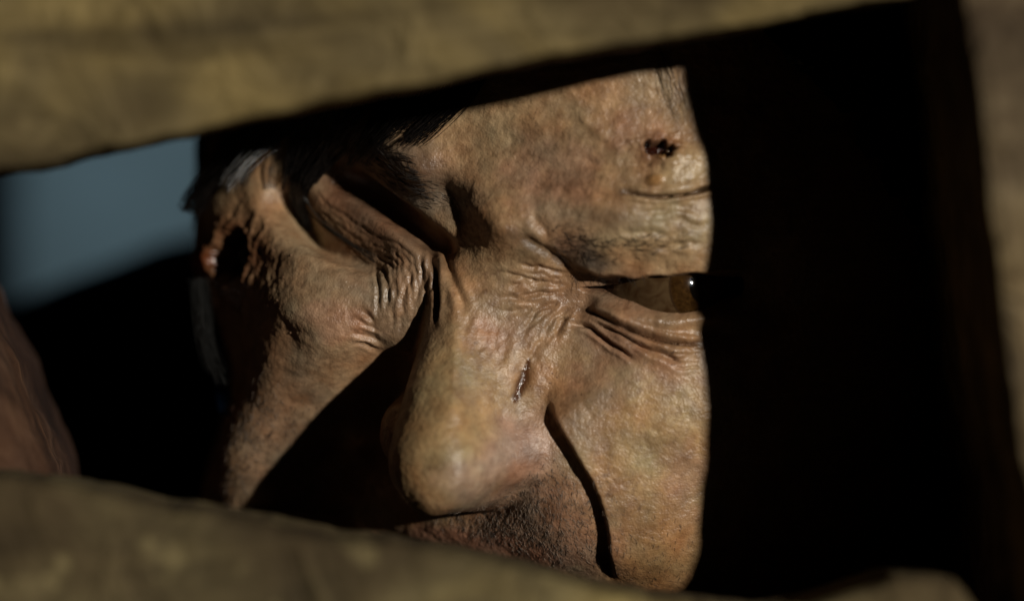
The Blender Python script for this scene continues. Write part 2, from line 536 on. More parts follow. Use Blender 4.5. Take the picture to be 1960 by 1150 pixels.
bump_at(925, 545, 1.5, 8, 4)
refresh()
blob([(962, 852, 5.5, 6.9), (985, 845, 3.5, 6.5)], 7.0)
a_, b_ = pix2ab(980, 848, 6.5); ta, tb = pix2ab(847, 872, 17.5)
d_ = np.hypot(G[:, 0]-(2*ta-a_), G[:, 1]-b_)
lw = np.where(d_ < 7.4, 6.5+np.sqrt(np.maximum(7.6**2-d_**2, 0)), 7.5-(d_-7.4)*6)
near_ = (d_ < 14) & (FRONT > 0.5)
G[near_, 2] = smax(G[near_, 2], lw[near_], 3.0)              # left wing
refresh()
# upper lip and mouth barrel
a_, b_ = pix2ab(930, 1050, 4)
G[:, 2] += 8*np.exp(-0.5*(((G[:, 0]-a_)/19)**2+((G[:, 1]-b_)/9)**2))*FRONT
refresh()
bump_at(1010, 935, 3.0, 6, 6); bump_at(1055, 860, 3.5, 4.5, 7, -20); bump_at(1105, 965, 3.0, 5, 8, -15)
refresh()
def smooth_c(mask, n):
    """relax the surface where mask is set"""
    m2 = mask.reshape(NB, NA); r = np.nonzero(m2.max(1) > 0)[0]; c_ = np.nonzero(m2.max(0) > 0)[0]
    r0, r1, c0, c1 = r[0]-1, r[-1]+2, c_[0]-1, c_[-1]+2
    C3 = G[:, 2].reshape(NB, NA); z = C3[r0:r1, c0:c1].copy(); mm = m2[r0:r1, c0:c1][1:-1, 1:-1]
    for _ in range(n):
        z[1:-1, 1:-1] += mm*0.24*(z[:-2, 1:-1]+z[2:, 1:-1]+z[1:-1, :-2]+z[1:-1, 2:]-4*z[1:-1, 1:-1])
    C3[r0:r1, c0:c1] = z
PXs, PYs, PDs = _cache['p']
msk = sstep(600, 660, PYs)*sstep(985, 955, PYs)*sstep(740, 765, PXs)*sstep(1030, 1000, PXs)*(PDs < 8)*0.9
smooth_c(msk, int(40*RES*RES))
msk = sstep(740, 790, PYs)*sstep(935, 900, PYs)*sstep(880, 930, PXs)*sstep(1085, 1055, PXs)*(PDs < 8)
smooth_c(msk, int(260*RES*RES))
msk = sstep(430, 500, PYs)*sstep(800, 750, PYs)*sstep(868, 895, PXs)*sstep(1065, 1030, PXs)*(PDs < 8)
smooth_c(msk, int(420*RES*RES))
refresh()
step([(1040, 748), (1072, 800), (1112, 870), (1150, 940), (1170, 1020), (1178, 1130)], [2.0, 3.2, 3.4, 3.3, 3, 3, 0.1], 1.0, 14.0, 1, 0.0, 6.0)   # right fold from nose to mouth
refresh()
step([(1040, 480), (1075, 492), (1100, 508), (1130, 513), (1160, 525), (1195, 523), (1235, 530), (1270, 524), (1300, 526), (1340, 519), (1380, 521), (1470, 520)], [2, 4, 5.5, 6, 6, 6, 5], 1.1, 8.0, 1, 0.15, 12.0)   # hood over the right eye
ridge([(872, 340), (880, 390), (886, 440), (886, 505)], [-0.6, -1.2, -1.3, -0.8], 2.8, ends=0.25)      # frown furrow
refresh()
bump_at(775, 455, 4.0, 8.0, 5.0, -38)          # left eyeball under its lid
refresh()
NRM = normals()
ridge([(1110, 588), (1180, 605), (1250, 628), (1310, 640), (1400, 640)], [2.5, 3.5, 3.5, 3], [2.4, 3.2, 3.6, 3.6], ends=0.3)        # swollen right lower lid
groove([(880, 500), (845, 474), (790, 430), (740, 392), (690, 355), (640, 330)], [3, 5, 5, 4, 2], 1.6, 0.3, 0.2)    # slit of the left eye
groove([(535, 320), (548, 385), (590, 432), (640, 462), (716, 503), (760, 530)], [5, 8, 6, 3.5, 1.5], 2.3, 0.2, 0.2) # crease under it
refresh()
# --- the right eye's opening
PX, PY, PD = _cache['p']
UP = ([1100, 1120, 1170, 1230, 1300, 1380, 1460], [549, 548, 544, 546, 538, 529, 530])
LO = ([1100, 1120, 1180, 1250, 1300, 1360, 1460], [550, 559, 571, 578, 581, 578, 560])
vis = (PD < 40) & (G[:, 2] > -40)
eye_open = sstep(0, 7, PY-np.interp(PX, *UP))*sstep(0, 7, np.interp(PX, *LO)-PY)*sstep(1102, 1125, PX)*sstep(1425, 1395, PX)*vis
G[:, 2] -= 10.0*eye_open
refresh()
NRM = normals()
# --- creases, wrinkles and folds
ridge([(1122, 572), (1180, 588), (1250, 599), (1310, 602), (1370, 599), (1430, 590)], [1.2, 2.6, 3.6, 3.8, 3.4], 1.5, ends=0.12)                      # wet rim of the lower lid
groove([(1118, 592), (1160, 606), (1200, 627), (1246, 645), (1300, 657), (1345, 659)], 1.3, 0.42, 0.5, 0.15)
groove([(1085, 622), (1118, 622), (1150, 645), (1190, 672), (1218, 692)], 1.0, 0.36, 0.5, 0.2, 0.2)
groove([(1150, 622), (1190, 640), (1225, 662), (1256, 681)], 0.9, 0.36, 0.4, 0.25, 0.2)
groove([(1240, 668), (1274, 681), (1302, 696)], 0.9, 0.5, 0.4, 0.25)
groove([(1082, 596), (1074, 618), (1060, 645)], 0.9, 0.5, 0.4, 0.3)
for k in range(5):
    groove([(1272+k*3, 664+k*9), (1310, 668+k*9), (1345, 666+k*9)], 0.35, 0.28, 0.4, 0.3, 0.3)
for pts in ([(1092, 545), (1010, 532), (945, 520)], [(1088, 556), (1015, 566), (940, 566)], [(1084, 570), (1030, 600), (985, 650)],
            [(1076, 592), (1040, 645), (1002, 700)], [(1095, 530), (1040, 512), (985, 506)], [(1086, 564), (1040, 582), (1000, 592), (950, 596)],
            [(1100, 578), (1060, 610), (1036, 632)], [(1070, 530), (1020, 545), (970, 545)]):
    groove(pts, 0.42, 0.36, 0.4, 0.3, 0.6)
    groove([(x+6, y+9) for x, y in pts], 0.25, 0.3, 0.4, 0.35, 0.8)
groove([(985, 450), (1020, 466), (1065, 492), (1100, 507)], 0.8, 0.8, 0.3, 0.3)
groove([(1015, 400), (1040, 440), (1052, 470)], 0.5, 0.7, 0.3, 0.3, 0.5)
groove([(1190, 368), (1254, 376), (1310, 371), (1368, 358)], 1.6, 0.34, 0.4, 0.15)
groove([(1040, 375), (1110, 372), (1180, 380)], 0.3, 0.6, 0.3, 0.3, 0.8)
groove([(1080, 300), (1180, 318), (1250, 315)], 0.25, 0.6, 0.3, 0.3, 0.8)
groove([(930, 280), (1040, 268), (1160, 250)], 0.25, 0.8, 0.3, 0.3, 0.8)
ridge([(1100, 210), (1150, 258), (1205, 298)], 0.35, 0.6, ends=0.3)
for q in ([(1180, 450), (1230, 440), (1290, 452)], [(1220, 410), (1280, 402), (1340, 398)], [(1240, 480), (1300, 472), (1350, 470)], [(1290, 420), (1330, 432), (1362, 440)]):
    groove(q, 0.35, 0.45, 0.4, 0.3, 0.9)
# folds beside the left of the nose
groove([(826, 470), (834, 530), (838, 580), (830, 625)], 1.3, 0.5, 0.4, 0.2)
groove([(850, 480), (862, 525), (884, 575), (892, 610)], 0.6, 0.6, 0.4, 0.3)
rr = random.Random(3)
for k in range(19):
    x0 = 718+k*6.0+rr.uniform(-2.5, 2.5)
    y0 = 500-k*1+rr.uniform(-14, 14)
    m = rr.uniform(-6, 6)
    groove([(x0, y0), (x0+6+m, y0+48), (x0+2-m*.6, y0+92), (x0+6-k*0.3, y0+128+rr.uniform(-45, 22))], rr.uniform(0.10, 0.27), rr.uniform(0.25, 0.34), 0.45, 0.25, 0.35)
for k in range(5):
    o = k*9
    groove([(580+o*0.5, 392-o*0.7), (630+o*0.6, 440-o*0.8), (690+o*0.7, 478-o*0.8), (742+o*0.9, 500-o*0.6), (770+o, 540-o*0.5)], 0.36, 0.32, 0.5, 0.2, 0.35)
for k in range(5):
    y = 600+k*14+rr.uniform(-5, 5)
    groove([(690-k*3+rr.uniform(-14, 10), y-6+k*1.5), (708, y+9), (728+rr.uniform(-6, 4), y+26-k*2)], rr.uniform(.25, .6), 0.42, 0.5, 0.3, 0.2)
for k in range(7):
    groove([(905+k*12, 600+k*4), (893+k*12, 640+k*5), (888+k*10, 690+k*3)], 0.22, 0.5, 0.4, 0.3, 0.6)
for q in ([(560, 500), (600, 520), (660, 515), (705, 540)], [(550, 540), (610, 560), (690, 560)], [(520, 600), (580, 640), (640, 650)], [(500, 700), (560, 720), (610, 720)], [(530, 470), (580, 480), (640, 500)]):
    groove(q, 0.14, 0.6, 0.3, 0.3, 0.8)
# gash on the side of the nose
groove([(1013, 690), (1003, 722), (994, 746), (986, 764)], [0.2, 0.5, 0.6, 0.3], 1.0, 0.5, 0.15)
refresh()

# --- wounds
def pixmask(px, py, rx, ry, rot=0.0, edge=0.25, rag=0.0, sc=2.0):
    r = math.radians(rot)
    dx, dy = PX-px, PY-py
    u = (dx*math.cos(r)+dy*math.sin(r))/rx; v = (-dx*math.sin(r)+dy*math.cos(r))/ry
    d = np.sqrt(u*u+v*v)
    m = np.zeros(N)
    i = np.nonzero((d < 2.2) & vis)[0]
    dd = d[i]
    if rag: dd = dd+fbm(G[i], sc, 3)*rag
    m[i] = 1-sstep(1-edge, 1+edge, dd)
    return m
PX, PY, PD = _cache['p']
NRM = normals()
hole_l = pixmask(442, 490, 33, 47, 20, 0.25, 0.28, 4.0)
crust_l = pixmask(452, 505, 74, 105, 10, 0.5, 0.3, 5.0)
i = np.nonzero(crust_l > 0.003)[0]
rg = 1-np.abs(fbm(G[i]*np.array([1, .6, 1]), 5.0, 3))*1.6
G[i] += ((crust_l[i]*(0.65*rg+0.20*fbm(G[i]+50, 1.8, 2)-0.25)))[:, None]*NRM[i]
hr = pixmask(442, 492, 52, 68, 20, 0.35, 0.30, 4.0)-hole_l
G += (0.7*np.clip(hr, 0, 1)-5.0*hole_l)[:, None]*NRM
hole_r = pixmask(1263, 284, 27, 15, 8, 0.25, 0.5, 1.8)
rim_r = np.clip(pixmask(1263, 288, 44, 30, 8, 0.5, 0.4, 1.6)-hole_r, 0, 1)
blis = pixmask(1305, 325, 46, 36, -25, 0.6)
bead = np.maximum(pixmask(1253, 347, 14, 11, 0, 0.6), pixmask(1268, 300, 10, 7, 0, 0.6))
bead2 = pixmask(390, 497, 17, 26, 10, 0.5)
G += (0.6*rim_r-2.4*hole_r+1.3*blis+0.9*bead+0.7*bead2)[:, None]*NRM
refresh()
# --- skin relief
NRM = normals()
i = np.nonzero(vis)[0]
rel = 0.22*fbm(G[i], 7.0, 2)+0.07*fbm(G[i]+19, 2.2, 3)
cr = 1-np.abs(fbm(G[i]+70, 4.0, 3))*2
fore = pixmask(1150, 300, 330, 240, 0, 0.5)[i]
rel += fore*(0.07*np.clip(cr, 0, 1)+0.06*fbm(G[i]*np.array([1, 0.5, 1])+33, 2.0, 3))
rel += 0.05*fbm(G[i]+91, 0.9, 2)*(1-eye_open[i])
G[i] += rel[:, None]*NRM[i]
refresh()
PX, PY, PD = _cache['p']
NRM = normals()

# --- colour of the skin: complexion, blotches, dried blood, shade painted on the left lid
COLR = np.tile(np.array([.335, .215, .112]), (N, 1))
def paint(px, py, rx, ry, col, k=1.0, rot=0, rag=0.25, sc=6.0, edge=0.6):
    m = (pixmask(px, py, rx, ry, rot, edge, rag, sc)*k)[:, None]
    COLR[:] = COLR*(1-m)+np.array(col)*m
paint(860, 800, 110, 210, (.37, .25, .115), 0.8, 8)
paint(1000, 860, 75, 70, (.36, .225, .165), 0.8, -20, 0.4)
paint(900, 920, 60, 40, (.36, .235, .165), 0.5, -10, 0.5)
paint(1250, 830, 150, 170, (.375, .255, .118), 0.8)
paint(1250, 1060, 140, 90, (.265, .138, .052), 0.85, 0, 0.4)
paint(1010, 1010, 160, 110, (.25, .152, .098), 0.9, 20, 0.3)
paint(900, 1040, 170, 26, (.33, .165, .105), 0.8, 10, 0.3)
paint(620, 600, 170, 160, (.315, .215, .125), 0.7)
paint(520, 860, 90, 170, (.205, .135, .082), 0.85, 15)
paint(720, 420, 150, 60, (.135, .072, .043), 0.9, 36)  # left lid darkened: the brow's shade is put into its colour
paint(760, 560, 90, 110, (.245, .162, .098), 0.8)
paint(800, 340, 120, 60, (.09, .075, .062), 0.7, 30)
paint(1200, 565, 140, 45, (.22, .132, .078), 0.85, 5)
paint(1200, 640, 150, 50, (.30, .185, .112), 0.6, 20)
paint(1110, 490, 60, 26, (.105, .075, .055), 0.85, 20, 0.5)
paint(1180, 660, 70, 40, (.26, .155, .105), 0.6, 25)
paint(990, 600, 120, 80, (.30, .18, .10), 0.6)
paint(1060, 420, 70, 60, (.27, .165, .10), 0.5, 0, 0.5)
paint(1000, 200, 150, 80, (.36, .24, .125), 0.6, -15)
paint(1300, 450, 110, 70, (.37, .255, .13), 0.6)
paint(1100, 820, 40, 60, (.22, .15, .09), 0.5, -30)
for (x, y, rx, ry) in ((1090, 330, 60, 45), (1150, 735, 60, 40), (1215, 250, 50, 35), (950, 640, 45, 50), (1290, 720, 45, 30), (640, 620, 60, 40), (1000, 320, 40, 60), (1310, 900, 40, 60)):
    paint(x, y, rx, ry, (.325, .172, .105), 0.55, 0, 0.6, 5.0)
for (x, y, rx, ry) in ((1130, 800, 50, 70), (1040, 270, 50, 30), (1290, 560, 60, 20), (560, 700, 50, 50), (1160, 420, 50, 20), (900, 730, 30, 50)):
    paint(x, y, rx, ry, (.205, .135, .080), 0.5, 0, 0.6, 4.0)
# darker brown along the creases
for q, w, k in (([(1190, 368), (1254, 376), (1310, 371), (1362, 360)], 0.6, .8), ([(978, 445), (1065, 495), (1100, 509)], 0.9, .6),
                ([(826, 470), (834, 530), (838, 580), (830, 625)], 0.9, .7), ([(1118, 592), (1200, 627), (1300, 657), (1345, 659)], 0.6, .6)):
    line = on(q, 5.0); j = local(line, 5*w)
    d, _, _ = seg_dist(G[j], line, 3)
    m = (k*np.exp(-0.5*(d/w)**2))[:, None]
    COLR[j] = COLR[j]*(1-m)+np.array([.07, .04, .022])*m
i = np.nonzero(vis)[0]
mot = fbm(G[i]+12, 5.0, 4)
red = fbm(G[i]+212, 9.0, 3)
COLR[i] *= (1+0.26*mot)[:, None]*np.array([1.0, 0.985, 1.0])
COLR[i] *= 1+red[:, None]*np.array([0.07, -0.10, -0.20])
spots = sstep(0.52, 0.72, fbm(G[i]+300, 1.6, 2))*sstep(-0.1, 0.5, fbm(G[i]+400, 14.0, 2))
COLR[i] = COLR[i]*(1-0.55*spots[:, None])+np.array([.11, .055, .028])*0.55*spots[:, None]
cm = (crust_l*0.75)[:, None]
cc = np.array([.19, .098, .048])*(1+0.5*fbm(G, 2.5, 3)[:, None]) if False else np.array([.20, .108, .056])
COLR[:] = COLR*(1-cm)+cc*cm
def dark(mask, col):
    m = np.clip(mask, 0, 1)[:, None]; COLR[:] = COLR*(1-m)+np.array(col)*m
j = np.nonzero(crust_l > 0.01)[0]
bl = np.zeros(N); bl[j] = sstep(-0.1, 0.6, fbm(G[j]*np.array([1, .5, 1])+500, 4.0, 3))*crust_l[j]
dark(bl*0.7, (.075, .026, .012))
dark(hr*0.75, (.085, .028, .012)); dark(hole_l, (.008, .003, .002))
dark(rim_r*0.65, (.17, .065, .032)); dark(hole_r, (.025, .006, .003))
dark(blis*0.55, (.42, .315, .165)); dark(bead*0.8, (.30, .15, .05)); dark(bead2*0.85, (.16, .045, .015))
line = on([(1013, 690), (1003, 722), (994, 746), (986, 764)], 4.0); j = local(line, 4); d, _, _ = seg_dist(G[j], line, 3)
m = np.zeros(N); m[j] = np.exp(-0.5*(d/(1.15*np.interp(G[j, 1], [line[-1, 1], line[:, 1].mean()-0.5, line[0, 1]], [0.6, 1.0, 0.25])))**4); gash = m
dark(m*0.92, (.060, .018, .006))
dark(eye_open*0.9, (.10, .05, .035))
WET = np.clip(0.9*hole_l+1.0*hr+0.45*crust_l+hole_r+0.6*rim_r+0.5*blis+bead+bead2+gash+0.8*eye_open, 0, 1)
WET = np.maximum(WET, pixmask(1220, 610, 170, 70, 10, 0.6)*0.5)
WET = np.maximum(WET, pixmask(720, 460, 150, 70, 36, 0.6)*0.45)

# ------------------------------------------------------------------ skin material
t = NT('skin')
at = t.n('ShaderNodeAttribute', attribute_name='complexion'); wt = t.n('ShaderNodeAttribute', attribute_name='wet')
v = t.coord((1000, 1000, 1000))         # millimetres
fine = t.noise(v, 0.9, 5, 0.65)
mid = t.noise(v, 0.28, 4, 0.6, 0.5)
pore = t.voro(v, 2.6)
veil = t.noise(v, 2.6, 3, 0.6)
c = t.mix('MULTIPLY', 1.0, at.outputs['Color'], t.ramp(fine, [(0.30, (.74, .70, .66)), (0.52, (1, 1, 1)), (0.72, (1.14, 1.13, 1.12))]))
c = t.mix('MULTIPLY', 0.8, c, t.ramp(mid, [(0.32, (.74, .66, .60)), (0.55, (1, 1, 1)), (0.72, (1.12, 1.14, 1.16))]))
c = t.mix('MULTIPLY', 0.55, c, t.ramp(pore, [(0.02, (.55, .45, .38)), (0.22, (1, 1, 1))]))
rough = t.math('SUBTRACT', t.mapr(fine, 0.3, 0.7, 0.52, 0.30), t.math('MULTIPLY', wt.outputs['Fac'], 0.24))
t.set(Base_Color=c, Roughness=rough, Specular_IOR_Level=0.5)
n1 = t.bump(fine, 0.5, 0.00022)
n2 = t.bump(pore, 0.35, 0.00018, n1)
n3 = t.bump(veil, 0.5, 0.00009, n2)
t.set(Normal=n3)
M['skin'] = t.m

# ------------------------------------------------------------------ the man
person = bpy.data.objects.new('person', None); link(person)
person.location = tuple(h2w(np.array([[0, -200.0, -110.0]]))[0]*MM)
person['label'] = 'wounded person in a black coat with wet dark hair, scowling through the gap'
person['category'] = 'person'
PL = np.array(person.location)
def child(name, V, Q, mat, smooth=True):
    return fast_mesh(name, V*MM-PL, Q, mat, person, smooth)
ii, jj = np.meshgrid(np.arange(NB-1), np.arange(NA), indexing='ij')
jn = (jj+1) % NA
Q = np.stack([ii*NA+jj, ii*NA+jn, (ii+1)*NA+jn, (ii+1)*NA+jj], -1).reshape(-1, 4)
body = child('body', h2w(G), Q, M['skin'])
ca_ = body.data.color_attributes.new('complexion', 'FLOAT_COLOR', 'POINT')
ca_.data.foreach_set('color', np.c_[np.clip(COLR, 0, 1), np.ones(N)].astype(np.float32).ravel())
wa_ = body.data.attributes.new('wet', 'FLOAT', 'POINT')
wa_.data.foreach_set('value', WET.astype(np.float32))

# ------------------------------------------------------------------ eye
def cap(name, centre, R, axis, ang0, ang1, mat, parent, n=48, m=24):
    """part of a sphere between two angles from its axis"""
    ax_ = np.array(axis, float); ax_ /= np.linalg.norm(ax_)
    u = np.cross(ax_, [0, 0, 1.0]); u /= np.linalg.norm(u); w = np.cross(ax_, u)
    V = []; F = []
    th = np.linspace(math.radians(ang0), math.radians(ang1), m)
    for a in th:
        for k in range(n):
            f = 2*math.pi*k/n
            V.append(centre+R*(math.cos(a)*ax_+math.sin(a)*(math.cos(f)*u+math.sin(f)*w)))
    for i in range(m-1):
        for k in range(n):
            F.append((i*n+k, i*n+(k+1) % n, (i+1)*n+(k+1) % n, (i+1)*n+k))
    return fast_mesh(name, np.array(V)*MM-PL, np.array(F), mat, parent)
t = NT('sclera'); v = t.coord((1000, 1000, 1000))
vn = t.noise(v, 0.35, 3, 0.5, 1.0)
t.set(Base_Color=t.ramp(vn, [(0.35, (.042, .020, .008)), (0.6, (.080, .049, .023))]), Roughness=0.12, Specular_IOR_Level=0.6); M['sclera'] = t.m
t = NT('iris'); v = t.coord((1000, 1000, 1000))
t.set(Base_Color=t.ramp(t.noise(v, 1.6, 4, 0.7, 1.0), [(0.3, (.014, .006, .002)), (0.65, (.055, .026, .007))]), Roughness=0.08, Coat_Weight=1.0, Coat_Roughness=0.02); M['iris'] = t.m
t = NT('limbus'); t.set(Base_Color=(.035, .018, .008, 1), Roughness=0.12); M['limbus'] = t.m
t = NT('pupil'); t.set(Base_Color=(.004, .003, .002, 1), Roughness=0.05, Coat_Weight=1.0, Coat_Roughness=0.02); M['pupil'] = t.m
ER = 13.0
EC = P2W(1278, 553, 2.8)
ip = P2W(1346, 549, 0.0)-EC
gx = ip[[0, 2]]/ER
gaze = np.array([gx[0], -math.sqrt(max(0.01, 1-gx[0]**2-gx[1]**2)), gx[1]])
eyeball = cap('eyeball', EC, ER, gaze, 0.3, 150, M['sclera'], person, 64, 48)
cap('iris', EC, ER+0.06, gaze, 13, 29, M['iris'], eyeball)
cap('limbus', EC, ER+0.05, gaze, 28.2, 30.5, M['limbus'], eyeball)
cap('pupil', EC, ER+0.08, gaze, 0.2, 14.0, M['pupil'], eyeball)

# ------------------------------------------------------------------ hair
def strands(name, paths, r0, mat, parent=None, tip=0.25, label=None):
    """paths: list of (k,3) mm polylines of equal length k; three-sided tapering strands joined into one part"""
    P = np.array(paths); n, k, _ = P.shape
    T = np.gradient(P, axis=1); T /= np.maximum(np.linalg.norm(T, axis=2), 1e-6)[:, :, None]
    ref = np.array([0.3, -0.9, 0.2])
    U = np.cross(T, ref); U /= np.maximum(np.linalg.norm(U, axis=2), 1e-6)[:, :, None]
    Wv = np.cross(T, U)
    r = np.asarray(r0, float).reshape(-1, 1)*np.linspace(1, tip, k)[None, :]
    if r.shape[0] == 1: r = np.repeat(r, n, 0)
    V = np.stack([P+r[:, :, None]*(math.cos(f)*U+math.sin(f)*Wv) for f in (0, 2.0944, 4.18879)], 2)      # n,k,3,3
    V = V.reshape(-1, 3)
    b = np.arange(n)[:, None, None]*(k*3)+np.arange(k-1)[None, :, None]*3
    f = np.arange(3)[None, None, :]; g = (f+1) % 3
    Qs = np.stack([b+f, b+g, b+3+g, b+3+f], -1).reshape(-1, 4)
    o = fast_mesh(name, V*MM-PL, Qs, mat, parent or person)
    o['kind'] = 'stuff'
    if label: o['label'] = label
    return o
def hair_mat(name, col, rough=0.22):
    t = NT(name); t.set(Base_Color=tuple(col)+(1,), Roughness=rough, Specular_IOR_Level=0.5); return t.m
M['hair'] = hair_mat('wet_black_hair', (.010, .008, .007))
M['wet'] = hair_mat('dripping_hair', (.02, .02, .019), 0.28); M['wet'].node_tree.nodes['Principled BSDF'].inputs['Specular IOR Level'].default_value = 1.0
M['strand'] = hair_mat('fine_dark_hair', (.008, .006, .005), 0.3); M['strand'].node_tree.nodes['Principled BSDF'].inputs['Specular IOR Level'].default_value = 0.12
M['brow'] = hair_mat('dark_brow_hair', (.022, .017, .014), 0.4)
M['brow'].node_tree.nodes['Principled BSDF'].inputs['Specular IOR Level'].default_value = 0.25
M['stubble'] = hair_mat('stubble_hair', (.055, .040, .030), 0.45)
M['stubble_glint'] = hair_mat('glint_stubble_hair', (.26, .20, .15), 0.5)  # pale hairs: sun glints on the stubble put into its colour

WN = NRM@HR          # normals in the world
WP = h2w(G)
def surf(px, py, lift):
    k = find(px, py); return WP[k]+WN[k]*lift
def lock(guide, n, spread, lift, k=9, conv=0.25, seed=0, wob=0.5):
    """a lock of n hairs along a pixel guide"""
    r = np.random.default_rng(seed)
    g = catmull(guide, 1e9) if False else None
    pts = catmull(guide, 6.0)
    pts = pts[np.linspace(0, len(pts)-1, k).astype(int)]
    base = np.array([surf(x, y, lift) for x, y in pts])
    for _ in range(2): base[1:-1] = .25*base[:-2]+.5*base[1:-1]+.25*base[2:]
    T = np.gradient(base, axis=0); T /= np.linalg.norm(T, axis=1)[:, None]
    side = np.cross(T, [0, -1.0, 0]); side /= np.maximum(np.linalg.norm(side, axis=1), 1e-6)[:, None]
    up = np.cross(side, T)
    out = []
    for _ in range(n):
        s, u = r.normal()*spread, abs(r.normal())*spread*0.45
        ph, f = r.uniform(0, 6.3), r.uniform(0.5, 1.4)
        w = np.linspace(1, conv, k)
        wv = wob*np.sin(ph+f*np.linspace(0, 6, k))
        out.append(base+side*(s*w+wv*0.5)[:, None]+up*(u*w+0.15*wv)[:, None])
    return out
hr_ = random.Random(5)
paths = []
# hair at the temple; its run over the left brow is added as shade
for q in range(46):
    x0 = hr_.uniform(470, 900)
    y1 = np.interp(x0, [470, 560, 640, 760, 900], [345, 350, 330, 300, 262])+hr_.uniform(-28, 16)
    sw = np.interp(x0, [470, 640, 900], [-50, -55, -95])+hr_.uniform(-20, 20)
    paths += lock([(x0+30, 90), (x0+10, 170), (x0+sw*0.45, (170+y1)/2+10), (x0+sw, y1)], 16, 1.6, 1.6, conv=0.3, seed=q)
for q in range(9):  # strands added as the dark band of shade in the outer lid crease
    o = hr_.uniform(-30, 26)
    paths += lock([(650+o, 270), (600+o, 325), (572+o*.8, 385), (590+o*.8, 428+hr_.uniform(-10, 16))], 14, 0.9, 1.0, conv=0.3, seed=60+q, wob=0.5)
# locks along the contour of the temple, and the sideburn
for q in range(16):
    o = hr_.uniform(0, 60)
    paths += lock([(600+o, 140), (520+o*0.8, 215), (455+o*0.6, 290), (418+o*0.25, 350+o*0.1), (398+o*0.1, 395+hr_.uniform(-15, 25))], 16, 1.2, 1.2+o*0.09, conv=0.35, seed=100+q)
for q in range(14):
    o = hr_.uniform(0, 34)
    paths += lock([(386+o*0.4, 560+hr_.uniform(-30, 20)), (388+o, 620), (398+o*1.2, 690), (420+o*1.2, 750+hr_.uniform(-40, 60))], 12, 1.0, 0.7, conv=0.5, seed=200+q)
strands('hair', paths, 0.13, M['hair'], label='wet black hair falling over the temple, with added strands shading the left brow')
def free_lock(pts3, n, spread, seed, k=10, conv=0.5, wob=0.4):
    r = np.random.default_rng(seed)
    W3 = np.array([P2W(x, y, d) for x, y, d in pts3])
    base = catmull(W3, 1.0); base = base[np.linspace(0, len(base)-1, k).astype(int)]
    T = np.gradient(base, axis=0); T /= np.linalg.norm(T, axis=1)[:, None]
    sd = np.cross(T, [0, -1.0, 0]); sd /= np.linalg.norm(sd, axis=1)[:, None]; up = np.cross(sd, T)
    out = []
    for _ in range(n):
        a, b = r.normal(size=2)*spread; w = np.linspace(1, conv, k); wv = wob*np.sin(r.uniform(0, 6)+r.uniform(.4, 1.3)*np.linspace(0, 6, k))
        out.append(base+sd*(a*w+wv*.5)[:, None]+up*(b*w*.6+.2*wv)[:, None])
    return out
paths = []
for q in range(9):
    o = hr_.uniform(-16, 22)
    paths += free_lock([(610+o, 190, 16), (545+o, 245, 13), (480+o*.8, 295, 10), (428+o*.5, 352+hr_.uniform(-8, 14), 7)], 4, 0.9, 400+q)
for q in range(6):
    o = hr_.uniform(-6, 16)
    paths += free_lock([(380+o*.5, 535, 24), (381+o, 600, 20), (388+o*1.2, 660, 17), (402+o*2, 715+hr_.uniform(-20, 25), 14)], 14, 0.6, 430+q)
for q in range(7):
    o = hr_.uniform(-14, 14)
    paths += free_lock([(470+o, 215, 42), (420+o*.6, 280, 38), (392+o*.5, 360, 34), (376+o*.5, 440+hr_.uniform(-30, 20), 30)], 10, 0.9, 460+q, wob=0.8)
for q in range(5):
    o = hr_.uniform(-10, 12)
    paths += lock([(575+o, 330), (578+o, 385), (630+o*.6, 437), (680+o*.6, 470), (722+o*.5, 497+hr_.uniform(-8, 8))], 4, 0.25, 0.3, k=10, conv=0.6, seed=500+q, wob=0.25)
strands('hair', paths, 0.08, M['wet'], label='wet glinting locks along the edge of the face')
paths = []
for q in range(4):
    o = 10+q*16+hr_.uniform(-6, 6)
    paths += lock([(1226+o, 60), (1238+o*1.1, 130), (1258+o, 185), (1290+o*0.5, 232+hr_.uniform(-26, 26))], 3, 0.45, 0.5+0.1*q, conv=0.5, seed=300+q, wob=1.1)
strands('hair', paths, 0.08, M['strand'], label='thin wet strands over the forehead')
# the hair on the skull
hl = np.interp(G[:, 0], [-80, -70, -58, -40, 0, 40, 60, 80], [-30, 5, 24, 44, 50, 50, 30, -10])
hl = np.where(G[:, 2] < -60, np.interp(G[:, 2], [-140, -60], [-75, -20]), hl)
up_ = G[:, 1]-hl
sel = sstep(-2, 6, up_)
shell = WP+WN*(-1.0+2.6*sel+1.2*fbm(G*np.array([1, .35, 1]), 6.0, 3)*sel)[:, None]
keep = (sel.reshape(NB, NA) > 0.02)
qk = keep.ravel()[Q].all(1)
rows = np.unique(Q[qk]); remap = -np.ones(N, int); remap[rows] = np.arange(len(rows))
child('hair', shell[rows], remap[Q[qk]], M['hair'])

